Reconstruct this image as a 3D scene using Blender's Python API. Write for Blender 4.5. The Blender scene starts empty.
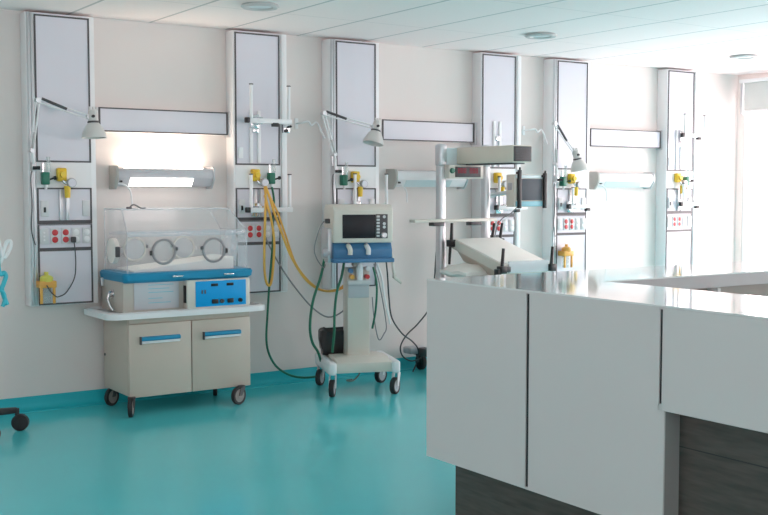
import bpy, bmesh, math, random
from mathutils import Vector, Matrix
random.seed(7)
PI = math.pi
scene = bpy.context.scene
COL = scene.collection

# ------------------------------------------------------------------ materials
def new_mat(name):
    m = bpy.data.materials.new(name); m.use_nodes = True
    nt = m.node_tree; nt.nodes.clear()
    out = nt.nodes.new('ShaderNodeOutputMaterial')
    return m, nt, out

def mat(name, col, rough=0.5, metal=0.0, coat=0.0, var=0.04, scale=9.0, bump=0.0, bscale=120.0, spec=0.5):
    m, nt, out = new_mat(name)
    b = nt.nodes.new('ShaderNodeBsdfPrincipled')
    b.inputs['Roughness'].default_value = rough
    b.inputs['Metallic'].default_value = metal
    b.inputs['Coat Weight'].default_value = coat
    b.inputs['Coat Roughness'].default_value = 0.08
    b.inputs['Specular IOR Level'].default_value = spec
    tc = nt.nodes.new('ShaderNodeTexCoord')
    n = nt.nodes.new('ShaderNodeTexNoise'); n.inputs['Scale'].default_value = scale; n.inputs['Detail'].default_value = 4
    nt.links.new(tc.outputs['Object'], n.inputs['Vector'])
    mix = nt.nodes.new('ShaderNodeMix'); mix.data_type = 'RGBA'
    mix.inputs[6].default_value = (*[max(0, c * (1 - var)) for c in col], 1)
    mix.inputs[7].default_value = (*[min(1, c * (1 + var)) for c in col], 1)
    nt.links.new(n.outputs['Fac'], mix.inputs[0])
    nt.links.new(mix.outputs[2], b.inputs['Base Color'])
    if bump:
        n2 = nt.nodes.new('ShaderNodeTexNoise'); n2.inputs['Scale'].default_value = bscale
        nt.links.new(tc.outputs['Object'], n2.inputs['Vector'])
        bp = nt.nodes.new('ShaderNodeBump'); bp.inputs['Strength'].default_value = bump; bp.inputs['Distance'].default_value = 0.002
        nt.links.new(n2.outputs['Fac'], bp.inputs['Height'])
        nt.links.new(bp.outputs['Normal'], b.inputs['Normal'])
    nt.links.new(b.outputs[0], out.inputs[0])
    return m

def emit(name, col, strength):
    m, nt, out = new_mat(name)
    e = nt.nodes.new('ShaderNodeEmission'); e.inputs[0].default_value = (*col, 1); e.inputs[1].default_value = strength
    nt.links.new(e.outputs[0], out.inputs[0])
    return m

def clear(name, tint, refl=0.12, haze=0.0):
    m, nt, out = new_mat(name)
    t = nt.nodes.new('ShaderNodeBsdfTransparent'); t.inputs[0].default_value = (*tint, 1)
    g = nt.nodes.new('ShaderNodeBsdfGlossy'); g.inputs['Roughness'].default_value = 0.04
    d = nt.nodes.new('ShaderNodeBsdfDiffuse'); d.inputs[0].default_value = (0.9, 0.92, 0.95, 1)
    lw = nt.nodes.new('ShaderNodeLayerWeight')                      # Schlick term, the same on both faces of a sheet
    pw = nt.nodes.new('ShaderNodeMath'); pw.operation = 'POWER'; pw.inputs[1].default_value = 5.0
    lw.inputs['Blend'].default_value = 0.5
    nt.links.new(lw.outputs['Facing'], pw.inputs[0])
    fr = nt.nodes.new('ShaderNodeMath'); fr.operation = 'MULTIPLY_ADD'; fr.inputs[1].default_value = 0.6; fr.inputs[2].default_value = 0.025
    nt.links.new(pw.outputs[0], fr.inputs[0])
    mx = nt.nodes.new('ShaderNodeMixShader'); mx2 = nt.nodes.new('ShaderNodeMixShader')
    mx2.inputs[0].default_value = haze
    nt.links.new(t.outputs[0], mx2.inputs[1]); nt.links.new(d.outputs[0], mx2.inputs[2])
    nt.links.new(fr.outputs[0], mx.inputs[0])
    nt.links.new(mx2.outputs[0], mx.inputs[1]); nt.links.new(g.outputs[0], mx.inputs[2])
    nt.links.new(mx.outputs[0], out.inputs[0])
    return m

def ceiling_mat():
    m, nt, out = new_mat('ceiling_tile')
    b = nt.nodes.new('ShaderNodeBsdfPrincipled'); b.inputs['Roughness'].default_value = 0.9
    g = nt.nodes.new('ShaderNodeNewGeometry'); s = nt.nodes.new('ShaderNodeSeparateXYZ')
    nt.links.new(g.outputs['Position'], s.inputs[0])
    def line(sock, off, size, width):
        a = nt.nodes.new('ShaderNodeMath'); a.operation = 'SUBTRACT'; a.inputs[1].default_value = off
        nt.links.new(sock, a.inputs[0])
        d = nt.nodes.new('ShaderNodeMath'); d.operation = 'PINGPONG'; d.inputs[1].default_value = size / 2
        nt.links.new(a.outputs[0], d.inputs[0])
        l = nt.nodes.new('ShaderNodeMath'); l.operation = 'LESS_THAN'; l.inputs[1].default_value = width / 2
        nt.links.new(d.outputs[0], l.inputs[0])
        return l.outputs[0]
    lx = line(s.outputs['X'], 3.045, 0.6, 0.021); ly = line(s.outputs['Y'], 6.61, 1.2, 0.012)
    h = nt.nodes.new('ShaderNodeMath'); h.operation = 'MULTIPLY'; h.inputs[1].default_value = 0.45
    nt.links.new(ly, h.inputs[0])
    mxm = nt.nodes.new('ShaderNodeMath'); mxm.operation = 'MAXIMUM'
    nt.links.new(lx, mxm.inputs[0]); nt.links.new(h.outputs[0], mxm.inputs[1])
    n = nt.nodes.new('ShaderNodeTexNoise'); n.inputs['Scale'].default_value = 55; n.inputs['Detail'].default_value = 5
    nt.links.new(g.outputs['Position'], n.inputs['Vector'])
    c = nt.nodes.new('ShaderNodeMix'); c.data_type = 'RGBA'
    c.inputs[6].default_value = (0.89, 0.79, 0.78, 1); c.inputs[7].default_value = (0.95, 0.85, 0.84, 1)
    nt.links.new(n.outputs['Fac'], c.inputs[0])
    c2 = nt.nodes.new('ShaderNodeMix'); c2.data_type = 'RGBA'; c2.inputs[7].default_value = (0.56, 0.53, 0.53, 1)
    nt.links.new(c.outputs[2], c2.inputs[6]); nt.links.new(mxm.outputs[0], c2.inputs[0])
    nt.links.new(c2.outputs[2], b.inputs['Base Color']); nt.links.new(b.outputs[0], out.inputs[0])
    return m

def wood_mat():
    m, nt, out = new_mat('grey_wood')
    b = nt.nodes.new('ShaderNodeBsdfPrincipled'); b.inputs['Roughness'].default_value = 0.55
    tc = nt.nodes.new('ShaderNodeTexCoord'); mp = nt.nodes.new('ShaderNodeMapping')
    mp.inputs['Scale'].default_value = (3, 3, 26)
    nt.links.new(tc.outputs['Object'], mp.inputs[0])
    n = nt.nodes.new('ShaderNodeTexNoise'); n.inputs['Scale'].default_value = 2.2; n.inputs['Detail'].default_value = 7
    nt.links.new(mp.outputs[0], n.inputs['Vector'])
    r = nt.nodes.new('ShaderNodeValToRGB')
    r.color_ramp.elements[0].color = (0.052, 0.045, 0.040, 1); r.color_ramp.elements[0].position = 0.3
    r.color_ramp.elements[1].color = (0.100, 0.083, 0.072, 1); r.color_ramp.elements[1].position = 0.75
    nt.links.new(n.outputs['Fac'], r.inputs[0])
    nt.links.new(r.outputs[0], b.inputs['Base Color']); nt.links.new(b.outputs[0], out.inputs[0])
    return m

M = dict(
    wall=mat('wall_paint', (0.765, 0.705, 0.68), 0.8, var=0.02, scale=2.0, bump=0.06, bscale=180),
    ceil=ceiling_mat(),
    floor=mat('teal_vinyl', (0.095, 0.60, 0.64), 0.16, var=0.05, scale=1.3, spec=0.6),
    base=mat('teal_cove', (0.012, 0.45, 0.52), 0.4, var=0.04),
    white=mat('white_enamel', (0.82, 0.82, 0.83), 0.35, var=0.02),
    panel=mat('lavender_panel', (0.69, 0.675, 0.735), 0.35, var=0.015, scale=3),
    alu=mat('brushed_aluminium', (0.62, 0.63, 0.65), 0.38, metal=0.75, var=0.03, scale=20),
    dark_frame=mat('dark_edge', (0.075, 0.072, 0.078), 0.45),
    plate=mat('outlet_plate', (0.66, 0.66, 0.67), 0.4),
    red=mat('red_socket', (0.62, 0.045, 0.05), 0.4),
    black=mat('black_plastic', (0.012, 0.012, 0.014), 0.4),
    rubber=mat('black_rubber', (0.018, 0.018, 0.02), 0.6),
    yellow=mat('yellow_plastic', (0.80, 0.52, 0.03), 0.35),
    orange=mat('orange_plastic', (0.78, 0.40, 0.08), 0.4),
    lime=mat('lime_lid', (0.70, 0.66, 0.12), 0.4),
    green=mat('green_plastic', (0.012, 0.16, 0.10), 0.35),
    green_hose=mat('green_rubber', (0.01, 0.15, 0.085), 0.45),
    yellow_hose=mat('yellow_rubber', (0.80, 0.46, 0.09), 0.45),
    grey_cable=mat('grey_cable', (0.26, 0.26, 0.27), 0.5),
    dark_cable=mat('dark_cable', (0.06, 0.06, 0.065), 0.5),
    beige=mat('beige_enamel', (0.55, 0.475, 0.405), 0.42, var=0.02),
    beige_light=mat('ivory_enamel', (0.68, 0.645, 0.58), 0.4, var=0.02),
    incubator_grey=mat('grey_body_enamel', (0.50, 0.47, 0.42), 0.42, var=0.03),
    blue=mat('blue_moulding', (0.008, 0.25, 0.44), 0.45, var=0.03),
    panel_blue=mat('blue_control_face', (0.004, 0.34, 0.74), 0.45, spec=0.25, var=0.02),
    vent_blue=mat('slate_blue_plastic', (0.06, 0.19, 0.36), 0.4, var=0.03),
    sticker=mat('pale_blue_sticker', (0.52, 0.54, 0.57), 0.5),
    screen=mat('dark_screen', (0.012, 0.013, 0.018), 0.4, spec=0.3),
    grey_screen=mat('grey_screen', (0.10, 0.105, 0.12), 0.5, spec=0.25),
    cyan=mat('pale_cyan_plastic', (0.25, 0.52, 0.60), 0.4),
    cyan_tube=mat('cyan_rubber', (0.03, 0.45, 0.55), 0.4),
    chrome=mat('chrome', (0.72, 0.72, 0.74), 0.18, metal=1.0, var=0.01),
    dark_grey=mat('dark_grey_grille', (0.075, 0.07, 0.074), 0.55, var=0.15, scale=60),
    fabric=mat('white_linen', (0.90, 0.86, 0.81), 0.85, var=0.03, bump=0.25, bscale=60),
    wheel_hub=mat('brownish_hub', (0.30, 0.26, 0.24), 0.4),
    grey_wheel=mat('grey_hub', (0.45, 0.44, 0.47), 0.4),
    lam=mat("white_laminate", (0.66, 0.61, 0.60), 0.28, var=0.01, scale=2),
    top=mat('polished_countertop', (0.80, 0.79, 0.78), 0.05, var=0.015, scale=4, coat=0.6),
    wood=wood_mat(),
    brown=mat('brown_laminate', (0.30, 0.24, 0.21), 0.5, var=0.08),
    cap_grey=mat('grey_end_cap', (0.42, 0.41, 0.38), 0.45),
    ring=mat('grey_ring', (0.55, 0.54, 0.54), 0.5),
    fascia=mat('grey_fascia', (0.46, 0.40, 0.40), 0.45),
    end_grey=mat('darker_edge', (0.30, 0.27, 0.26), 0.5),  # counter end panel, set darker than the front panels
    strip=clear('hood_strip', (0.93, 0.95, 0.97), haze=0.18),
    light_body=mat('light_body', (0.52, 0.52, 0.55), 0.4),
    port_grey=mat('port_grey', (0.26, 0.26, 0.27), 0.4),
    heater_beige=mat('heater_beige', (0.72, 0.665, 0.57), 0.45),
    blind=mat('blind_fabric', (0.62, 0.63, 0.61), 0.8),
    shade=mat('lamp_enamel', (0.64, 0.63, 0.61), 0.35, var=0.02),
    red_digit=emit('red_digits', (0.85, 0.12, 0.18), 0.28),
    tube_light=emit('lit_diffuser', (1.0, 0.95, 0.88), 16.0),
    up_light=emit('lit_uplight', (1.0, 0.80, 0.64), 30.0),
    off_diffuser=mat('opal_diffuser', (0.62, 0.70, 0.72), 0.3),
    acrylic=clear('clear_acrylic', (0.985, 0.985, 0.985), haze=0.10),
    acrylic_edge=clear('acrylic_edge', (0.90, 0.92, 0.94), haze=0.38),
    glass=clear('window_glass', (0.97, 0.98, 0.98)),
    bottle=clear('flow_tube', (0.85, 0.9, 0.88), haze=0.2),
    tubing=mat('white_tubing', (0.80, 0.82, 0.82), 0.3),
)

# ------------------------------------------------------------------ mesh builder
class MB:
    def __init__(s): s.bm = bmesh.new()
    def _merge(s, other):
        me = bpy.data.meshes.new('tmp'); other.to_mesh(me); other.free(); s.bm.from_mesh(me); bpy.data.meshes.remove(me)
    def box(s, a, b, bev=0.0, seg=2):
        t = bmesh.new(); bmesh.ops.create_cube(t, size=1)
        lo = [min(a[i], b[i]) for i in range(3)]; hi = [max(a[i], b[i]) for i in range(3)]
        for v in t.verts:
            v.co = Vector([(lo[i] + hi[i]) / 2 + v.co[i] * (hi[i] - lo[i]) for i in range(3)])
        if bev: bmesh.ops.bevel(t, geom=list(t.edges), offset=min(bev, 0.45 * min(hi[i] - lo[i] for i in range(3))), segments=seg, profile=0.5, affect='EDGES')
        s._merge(t); return s
    def cyl(s, p0, p1, r, r2=None, seg=20, caps=True):
        p0, p1 = Vector(p0), Vector(p1); d = p1 - p0
        t = bmesh.new(); bmesh.ops.create_cone(t, cap_ends=caps, segments=seg, radius1=r, radius2=r if r2 is None else r2, depth=d.length)
        mt = Matrix.Translation((p0 + p1) / 2) @ d.to_track_quat('Z', 'Y').to_matrix().to_4x4()
        bmesh.ops.transform(t, matrix=mt, verts=t.verts); s._merge(t); return s
    def sphere(s, c, r, sc=(1, 1, 1), seg=20):
        t = bmesh.new(); bmesh.ops.create_uvsphere(t, u_segments=seg, v_segments=seg // 2, radius=r)
        for v in t.verts: v.co = Vector([c[i] + v.co[i] * sc[i] for i in range(3)])
        s._merge(t); return s
    def lathe(s, prof, c, axis=(0, 0, 1), seg=28):
        """prof: (radius, height) along axis from c"""
        t = bmesh.new(); rings = []
        for r, h in prof:
            rings.append([t.verts.new((max(r, 1e-5) * math.cos(2 * PI * k / seg), max(r, 1e-5) * math.sin(2 * PI * k / seg), h)) for k in range(seg)])
        for A, B in zip(rings, rings[1:]):
            for k in range(seg): t.faces.new((A[k], A[(k + 1) % seg], B[(k + 1) % seg], B[k]))
        mt = Matrix.Translation(Vector(c)) @ Vector(axis).to_track_quat('Z', 'Y').to_matrix().to_4x4()
        bmesh.ops.transform(t, matrix=mt, verts=t.verts)
        bmesh.ops.recalc_face_normals(t, faces=t.faces); s._merge(t); return s
    def prism(s, poly, a, b, axis='X', bev=0.0):
        """poly in the two other axes (YZ for X, XZ for Y, XY for Z), from a to b along axis"""
        t = bmesh.new()
        def P(p, q): return {'X': (q, p[0], p[1]), 'Y': (p[0], q, p[1]), 'Z': (p[0], p[1], q)}[axis]
        A = [t.verts.new(P(p, a)) for p in poly]; B = [t.verts.new(P(p, b)) for p in poly]
        t.faces.new(A); t.faces.new(B[::-1]); n = len(poly)
        for k in range(n): t.faces.new((A[k], B[k], B[(k + 1) % n], A[(k + 1) % n]))
        bmesh.ops.recalc_face_normals(t, faces=t.faces)
        if bev: bmesh.ops.bevel(t, geom=list(t.edges), offset=bev, segments=2, profile=0.5, affect='EDGES')
        s._merge(t); return s
    def hexa(s, bot, top, bev=0.0):
        t = bmesh.new(); A = [t.verts.new(p) for p in bot]; B = [t.verts.new(p) for p in top]
        t.faces.new(A[::-1]); t.faces.new(B); n = len(A)
        for k in range(n): t.faces.new((A[k], A[(k + 1) % n], B[(k + 1) % n], B[k]))
        bmesh.ops.recalc_face_normals(t, faces=t.faces)
        if bev: bmesh.ops.bevel(t, geom=list(t.edges), offset=bev, segments=2, profile=0.5, affect='EDGES')
        s._merge(t); return s
    def tube(s, pts, r, seg=10, smooth=6, closed=False):
        pts = [Vector(p) for p in pts]
        if smooth > 1 and len(pts) > 2:
            out = []; n = len(pts)
            rng = range(n if closed else n - 1)
            for i in rng:
                g = (lambda k: pts[k % n]) if closed else (lambda k: pts[min(max(k, 0), n - 1)])
                p0, p1, p2, p3 = g(i - 1), g(i), g(i + 1), g(i + 2)
                for j in range(smooth):
                    u = j / smooth
                    out.append(0.5 * ((2 * p1) + (p2 - p0) * u + (2 * p0 - 5 * p1 + 4 * p2 - p3) * u * u + (3 * p1 - p0 - 3 * p2 + p3) * u ** 3))
            if not closed: out.append(pts[-1])
            pts = out
        t = bmesh.new(); rings = []; n = len(pts); prev = None
        for i, p in enumerate(pts):
            d = (pts[(i + 1) % n] - pts[i - 1]) if closed else (pts[min(i + 1, n - 1)] - pts[max(i - 1, 0)])
            d.normalize()
            if prev is None:
                up = Vector((0, 0, 1)) if abs(d.z) < 0.9 else Vector((1, 0, 0)); x = d.cross(up).normalized()
            else:
                x = (prev - d * prev.dot(d)).normalized()
            prev = x; y = d.cross(x)
            rings.append([t.verts.new(p + (x * math.cos(2 * PI * k / seg) + y * math.sin(2 * PI * k / seg)) * r) for k in range(seg)])
        m = len(rings)
        for i in range(m if closed else m - 1):
            A, B = rings[i], rings[(i + 1) % m]
            for k in range(seg): t.faces.new((A[k], A[(k + 1) % seg], B[(k + 1) % seg], B[k]))
        if not closed: t.faces.new(rings[0][::-1]); t.faces.new(rings[-1])
        bmesh.ops.recalc_face_normals(t, faces=t.faces); s._merge(t); return s
    def xf(s, mt): bmesh.ops.transform(s.bm, matrix=mt, verts=s.bm.verts); return s
    def build(s, name, m, parent=None, org=None, label=None):
        """org: world point that becomes the object's origin (defaults to the owner's base)"""
        top = parent
        while top is not None and top.parent is not None: top = top.parent
        o0 = Vector(org) if org is not None else (Vector(top['_b']) if top is not None else Vector((0, 0, 0)))
        for v in s.bm.verts: v.co -= o0
        me = bpy.data.meshes.new(name); s.bm.to_mesh(me); s.bm.free()
        me.materials.append(m if not isinstance(m, str) else M[m])
        for p in me.polygons: p.use_smooth = True
        me.set_sharp_from_angle(angle=math.radians(38))
        o = bpy.data.objects.new(name, me); COL.objects.link(o)
        if parent is not None: o.parent = parent
        else: o.location = o0
        if label: o['label'] = label
        return o

def tag(o, label, cat, group=None):
    o['label'] = label; o['category'] = cat
    if group: o['group'] = group
    return o
def thing(name, label, cat, loc, group=None, rotz=0.0, local=False):
    """Empty at the base; parts are authored in world space (local=True: in the thing's own space)"""
    o = bpy.data.objects.new(name, None); COL.objects.link(o); o.empty_display_size = 0.1
    o.location = loc; o.rotation_euler = (0, 0, rotz); o['_b'] = (0.0, 0.0, 0.0) if local else tuple(loc)
    return tag(o, label, cat, group)
def copy_tree(o, parent=None):
    c = o.copy(); COL.objects.link(c)
    if parent is not None: c.parent = parent
    for ch in o.children: copy_tree(ch, c)
    return c
def structure(mb, name, m):
    o = mb.build(name, m); o['kind'] = 'structure'; return o

# ------------------------------------------------------------------ room shell
XL, XR, YB, YF, H = -2.2, 9.5, 7.5, -3.6, 2.69
structure(MB().box((XL - .1, YF - .1, -0.1), (XR + .1, YB + .1, 0)), 'floor', 'floor')
structure(MB().box((XL - .1, YF - .1, H), (XR + .1, YB + .1, H + .1)), 'ceiling', 'ceil')
structure(MB().box((XL, YB, 0), (XR, YB + .1, H)), 'wall_back', 'wall')

def wall_with_openings(axis, c0, c1, u0, u1, ops, name):
    b = MB()
    def put(ua, ub, za, zb):
        if ub - ua < 1e-4 or zb - za < 1e-4: return
        if axis == 'X': b.box((c0, ua, za), (c1, ub, zb))
        else: b.box((ua, c0, za), (ub, c1, zb))
    u = u0
    for a, e, z0, z1 in sorted(ops):
        put(u, a, 0, H); put(a, e, 0, z0); put(a, e, z1, H); u = e
    put(u, u1, 0, H)
    return structure(b, name, 'wall')
WIN_R = [(5.25, 7.42, 0.35, 2.63), (3.0, 4.75, 0.6, 2.45), (0.2, 1.95, 0.6, 2.45)]
FILL_WIN_L = [(2.2, 5.0, 0.9, 2.4)]  # added window, out of view, to light the counter's left-facing side
FILL_WIN_F = [(-1.4, 1.4, 0.9, 2.5), (2.0, 4.6, 0.9, 2.4), (5.4, 8.0, 0.9, 2.4)]  # added windows behind the camera, unseen, as soft frontal fill
wall_with_openings('X', XR, XR + .1, YF, YB, WIN_R, 'wall_right')
wall_with_openings('X', XL - .1, XL, YF, YB, FILL_WIN_L, 'wall_left')
wall_with_openings('Y', YF - .1, YF, XL, XR, FILL_WIN_F, 'wall_front')
def window(n, axis, c, ua, ub, za, zb):
    w = bpy.data.objects.new('window_%d' % n, None); COL.objects.link(w); w['kind'] = 'structure'
    w['_b'] = (0.0, 0.0, 0.0)
    fr = MB(); gl = MB(); t = 0.05
    def bx(b, u0, u1, z0, z1, d0, d1):
        if axis == 'X': b.box((c + d0, u0, z0), (c + d1, u1, z1))
        else: b.box((u0, c + d0, z0), (u1, c + d1, z1))
    bx(fr, ua, ua + t, za, zb, .0, .08); bx(fr, ub - t, ub, za, zb, .0, .08)
    bx(fr, ua + t, ub - t, za, za + t, .0, .08); bx(fr, ua + t, ub - t, zb - t, zb, .0, .08)
    mid = (ua + ub) / 2; bx(fr, mid - .03, mid + .03, za + t, zb - t, .005, .075)
    bx(gl, ua + t, mid - .03, za + t, zb - t, .035, .045); bx(gl, mid + .03, ub - t, za + t, zb - t, .035, .045)
    fr.build('window_frame', 'white', w); gl.build('window_pane', 'glass', w)
for i, (a, e, z0, z1) in enumerate(WIN_R): window(i + 1, 'X', XR + .01, a, e, z0, z1)
for i, (a, e, z0, z1) in enumerate(FILL_WIN_F): window(i + 4, 'Y', YF - .09, a, e, z0, z1)  # unseen windows put in for fill light

for i, (a, e, z0, z1) in enumerate(FILL_WIN_L): window(i + 7, 'X', XL - .09, a, e, z0, z1)  # unseen left window, put in for fill light

# coved teal skirting
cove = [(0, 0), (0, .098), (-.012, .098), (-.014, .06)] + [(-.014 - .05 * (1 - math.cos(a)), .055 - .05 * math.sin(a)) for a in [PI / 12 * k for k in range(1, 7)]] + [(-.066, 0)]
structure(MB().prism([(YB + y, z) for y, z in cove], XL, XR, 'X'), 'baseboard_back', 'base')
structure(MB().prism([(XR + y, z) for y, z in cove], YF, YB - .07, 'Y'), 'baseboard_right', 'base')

# roller blind at the head of the window
bl = thing('roller_blind', 'rolled-down end of a pale grey blind at the window head, far right', 'blind', (9.43, 6.33, 2.30))
MB().box((9.425, 5.27, 2.31), (9.435, 7.365, 2.60)).build('blind_fabric', 'blind', bl)
MB().cyl((9.43, 5.27, 2.305), (9.43, 7.365, 2.305), .012).build('bottom_bar', 'white', bl)
MB().box((9.39, 5.25, 2.595), (9.47, 7.40, 2.63), .006).build('head_rail', 'white', bl)
MB().box((9.415, 7.372, 2.28), (9.46, 7.40, 2.60)).build('side_guide', 'alu', bl)

# ceiling downlights
DLAB = ['round recessed ceiling light above the incubator, leftmost of the three', 'round recessed ceiling light above the infant warmer, middle of the three',
        'round recessed ceiling light nearest the window, palest of the three']
for i, x in enumerate((3.345, 5.755, 8.16)):
    t = thing('ceiling_light', DLAB[i], 'ceiling light', (x, 6.385, H), 'round ceiling lights')
    MB().lathe([(.075, .0), (.118, .0), (.125, -.012), (.112, -.022), (.085, -.020), (.075, -.006)], (x, 6.385, H - .001)).build('trim_ring', 'ring', t)
    MB().lathe([(.0, -.016), (.05, -.015), (.084, -.010), (.084, -.002), (0, -.002)], (x, 6.385, H - .001)).build('diffuser', 'off_diffuser', t)

# ------------------------------------------------------------------ wall service panels
SPOT = {1: 'left of the incubator', 2: 'between incubator and ventilator', 3: 'behind the ventilator',
        4: 'behind the infant warmer', 5: 'right of the warmer monitor', 6: 'nearest the window'}
X0 = {1: 2.186, 2: 3.649, 3: 4.520, 4: 5.985, 5: 6.850, 6: 8.300}
YP = 7.375
def frame(b, x0, x1, z0, z1, w=.011, tb=None):
    """thin raised outline on the panel front"""
    tt, bb = (tb or (w, w))
    b.box((x0, YP - .007, z1 - tt), (x1, YP + .002, z1)); b.box((x0, YP - .007, z0), (x1, YP + .002, z0 + bb))
    b.box((x0, YP - .007, z0 + bb), (x0 + w, YP + .002, z1 - tt)); b.box((x1 - w, YP - .007, z0 + bb), (x1, YP + .002, z1 - tt))
def make_service_panel(odd, loc):
    """authored around x0 = 0"""
    W = .372
    t = thing('service_panel', 'x', 'service panel', (0, YB, .72), 'tall service panels on the wall')
    xl, xr = (-.055, .408) if odd else (-.012, .435)
    MB().box((xl, YP, .722), (xr, YB, 2.672), .004).build('housing', 'white', t)
    if odd:
        b = MB()
        for dx in (-.046, -.026): b.box((dx, YP - .014, .73), (dx + .014, YP + .004, 2.668), .003)
        b.box((-.05, YP - .006, .73), (-.006, YP + .004, 2.668), .002)
        b.build('rail_channel', 'alu', t)
    else:
        MB().box((.385, YP - .012, .73), (.43, YP + .004, 2.668), .004).build('edge_trim', 'white', t)
    if not odd: MB().box((.022, YP - .010, 1.735), (.062, YP - .002, 1.815), .003).build('switch_plate', 'white', t)
    MB().box((0, YP - .003, 1.69), (W, YP + .001, 2.66)).build('upper_door', 'panel', t)
    MB().box((0, YP - .003, .73), (W, YP + .001, 1.285)).build('lower_door', 'panel', t)
    MB().box((0, YP - .003, 1.29), (W, YP + .001, 1.51)).build('middle_plate', 'panel', t)
    MB().box((0, YP - .004, 1.52), (W, YP + .001, 1.682)).build('gas_plate', 'white', t)
    b = MB(); frame(b, 0, W, 1.686, 2.66); b.build('door_frame', 'dark_frame', t)
    b = MB(); frame(b, 0, W, 1.270, 1.515, tb=(.010, .026)); frame(b, 0, W, 1.092, 1.268, tb=(.004, .020)); frame(b, 0, W, .728, 1.092, tb=(.003, .011))
    b.build('lower_frame', 'dark_frame', t)
    # outlets
    for k in range(5):
        x = .012 + .0725 * k
        p = MB().box((x, YP - .012, 1.137), (x + .058, YP - .002, 1.243), .003).build('socket_plate', 'plate', t)
        if k == 0:
            for z in (1.165, 1.19, 1.215): MB().cyl((x + .029, YP - .015, z), (x + .029, YP - .01, z), .007, seg=12).build('pin', 'white', p)
        else:
            m = 'red' if k in (1, 2) else 'white'
            for z in (1.166, 1.214): MB().lathe([(0, .004), (.017, .004), (.021, .001), (.021, -.002)], (x + .029, YP - .012, z), (0, -1, 0), 16).build('socket', m, p)
    for x in (.022, .306):
        p = MB().box((x, YP - .012, 1.322), (x + .052, YP - .002, 1.43), .003).build('outlet_plate', 'plate', t)
        if x < .1: MB().box((x + .018, YP - .015, 1.35), (x + .034, YP - .01, 1.385), .002).build('outlet_slot', 'black', p)
    b = MB()
    for x in (.145, .19): b.box((x, YP - .02, 1.296), (x + .022, YP - .002, 1.506), .003)
    b.build('accessory_rail', 'alu', t)
    return t
PLAB = {1: 'leftmost tall wall service panel, with red sockets, left of the incubator',
        2: 'tall wall service panel between incubator and ventilator, crossed by yellow hoses',
        3: 'tall wall service panel with lamp behind the grey ventilator',
        4: 'tall wall service panel behind the infant warmer heater',
        5: 'tall wall service panel with lamp, right of the warmer monitor',
        6: 'pale tall wall service panel at far right, nearest the window'}
for odd in (True, False):
    proto = None
    for i in ((1, 3, 5) if odd else (2, 4, 6)):
        o = proto = make_service_panel(odd, None) if proto is None else proto
        if i > 2: o = copy_tree(proto)
        o.location = (X0[i], YB, .72); o['label'] = PLAB[i]

# horizontal wall panels
HLAB = {1: 'long white wall panel edged in dark metal above the lit bed light', 3: 'long white wall panel between ventilator panel and warmer column',
        5: 'long white wall panel at right, above the unlit light near the window'}
proto = None
for i in (1, 3, 5):
    if proto is None:
        t = proto = thing('wall_panel', HLAB[i], 'wall panel', (0, YB, 1.9), 'long horizontal wall panels')
        MB().box((0, 7.44, 1.905), (.965, YB, 2.072), .003).build('backing', 'white', t)
        MB().box((.010, 7.436, 1.914), (.935, 7.441, 2.063)).build('face', 'panel', t)
        b = MB()
        for a, c in (((0, 1.905), (.945, 1.914)), ((0, 2.063), (.945, 2.072)), ((0, 1.914), (.010, 2.063)), ((.935, 1.914), (.945, 2.063))):
            b.box((a[0], 7.432, a[1]), (c[0], 7.445, c[1]))
        b.build('frame', 'dark_frame', t)
        MB().box((.950, 7.425, 1.89), (.975, YB, 2.08), .003).build('end_bracket', 'alu', t)
    else: t = copy_tree(proto)
    t.scale.x = {1: 1.035, 3: 1.0, 5: 1.0}[i]
    t.location = ({1: 2.640, 3: 5.0, 5: 7.326}[i], YB, 1.9); t['label'] = HLAB[i]

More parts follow.
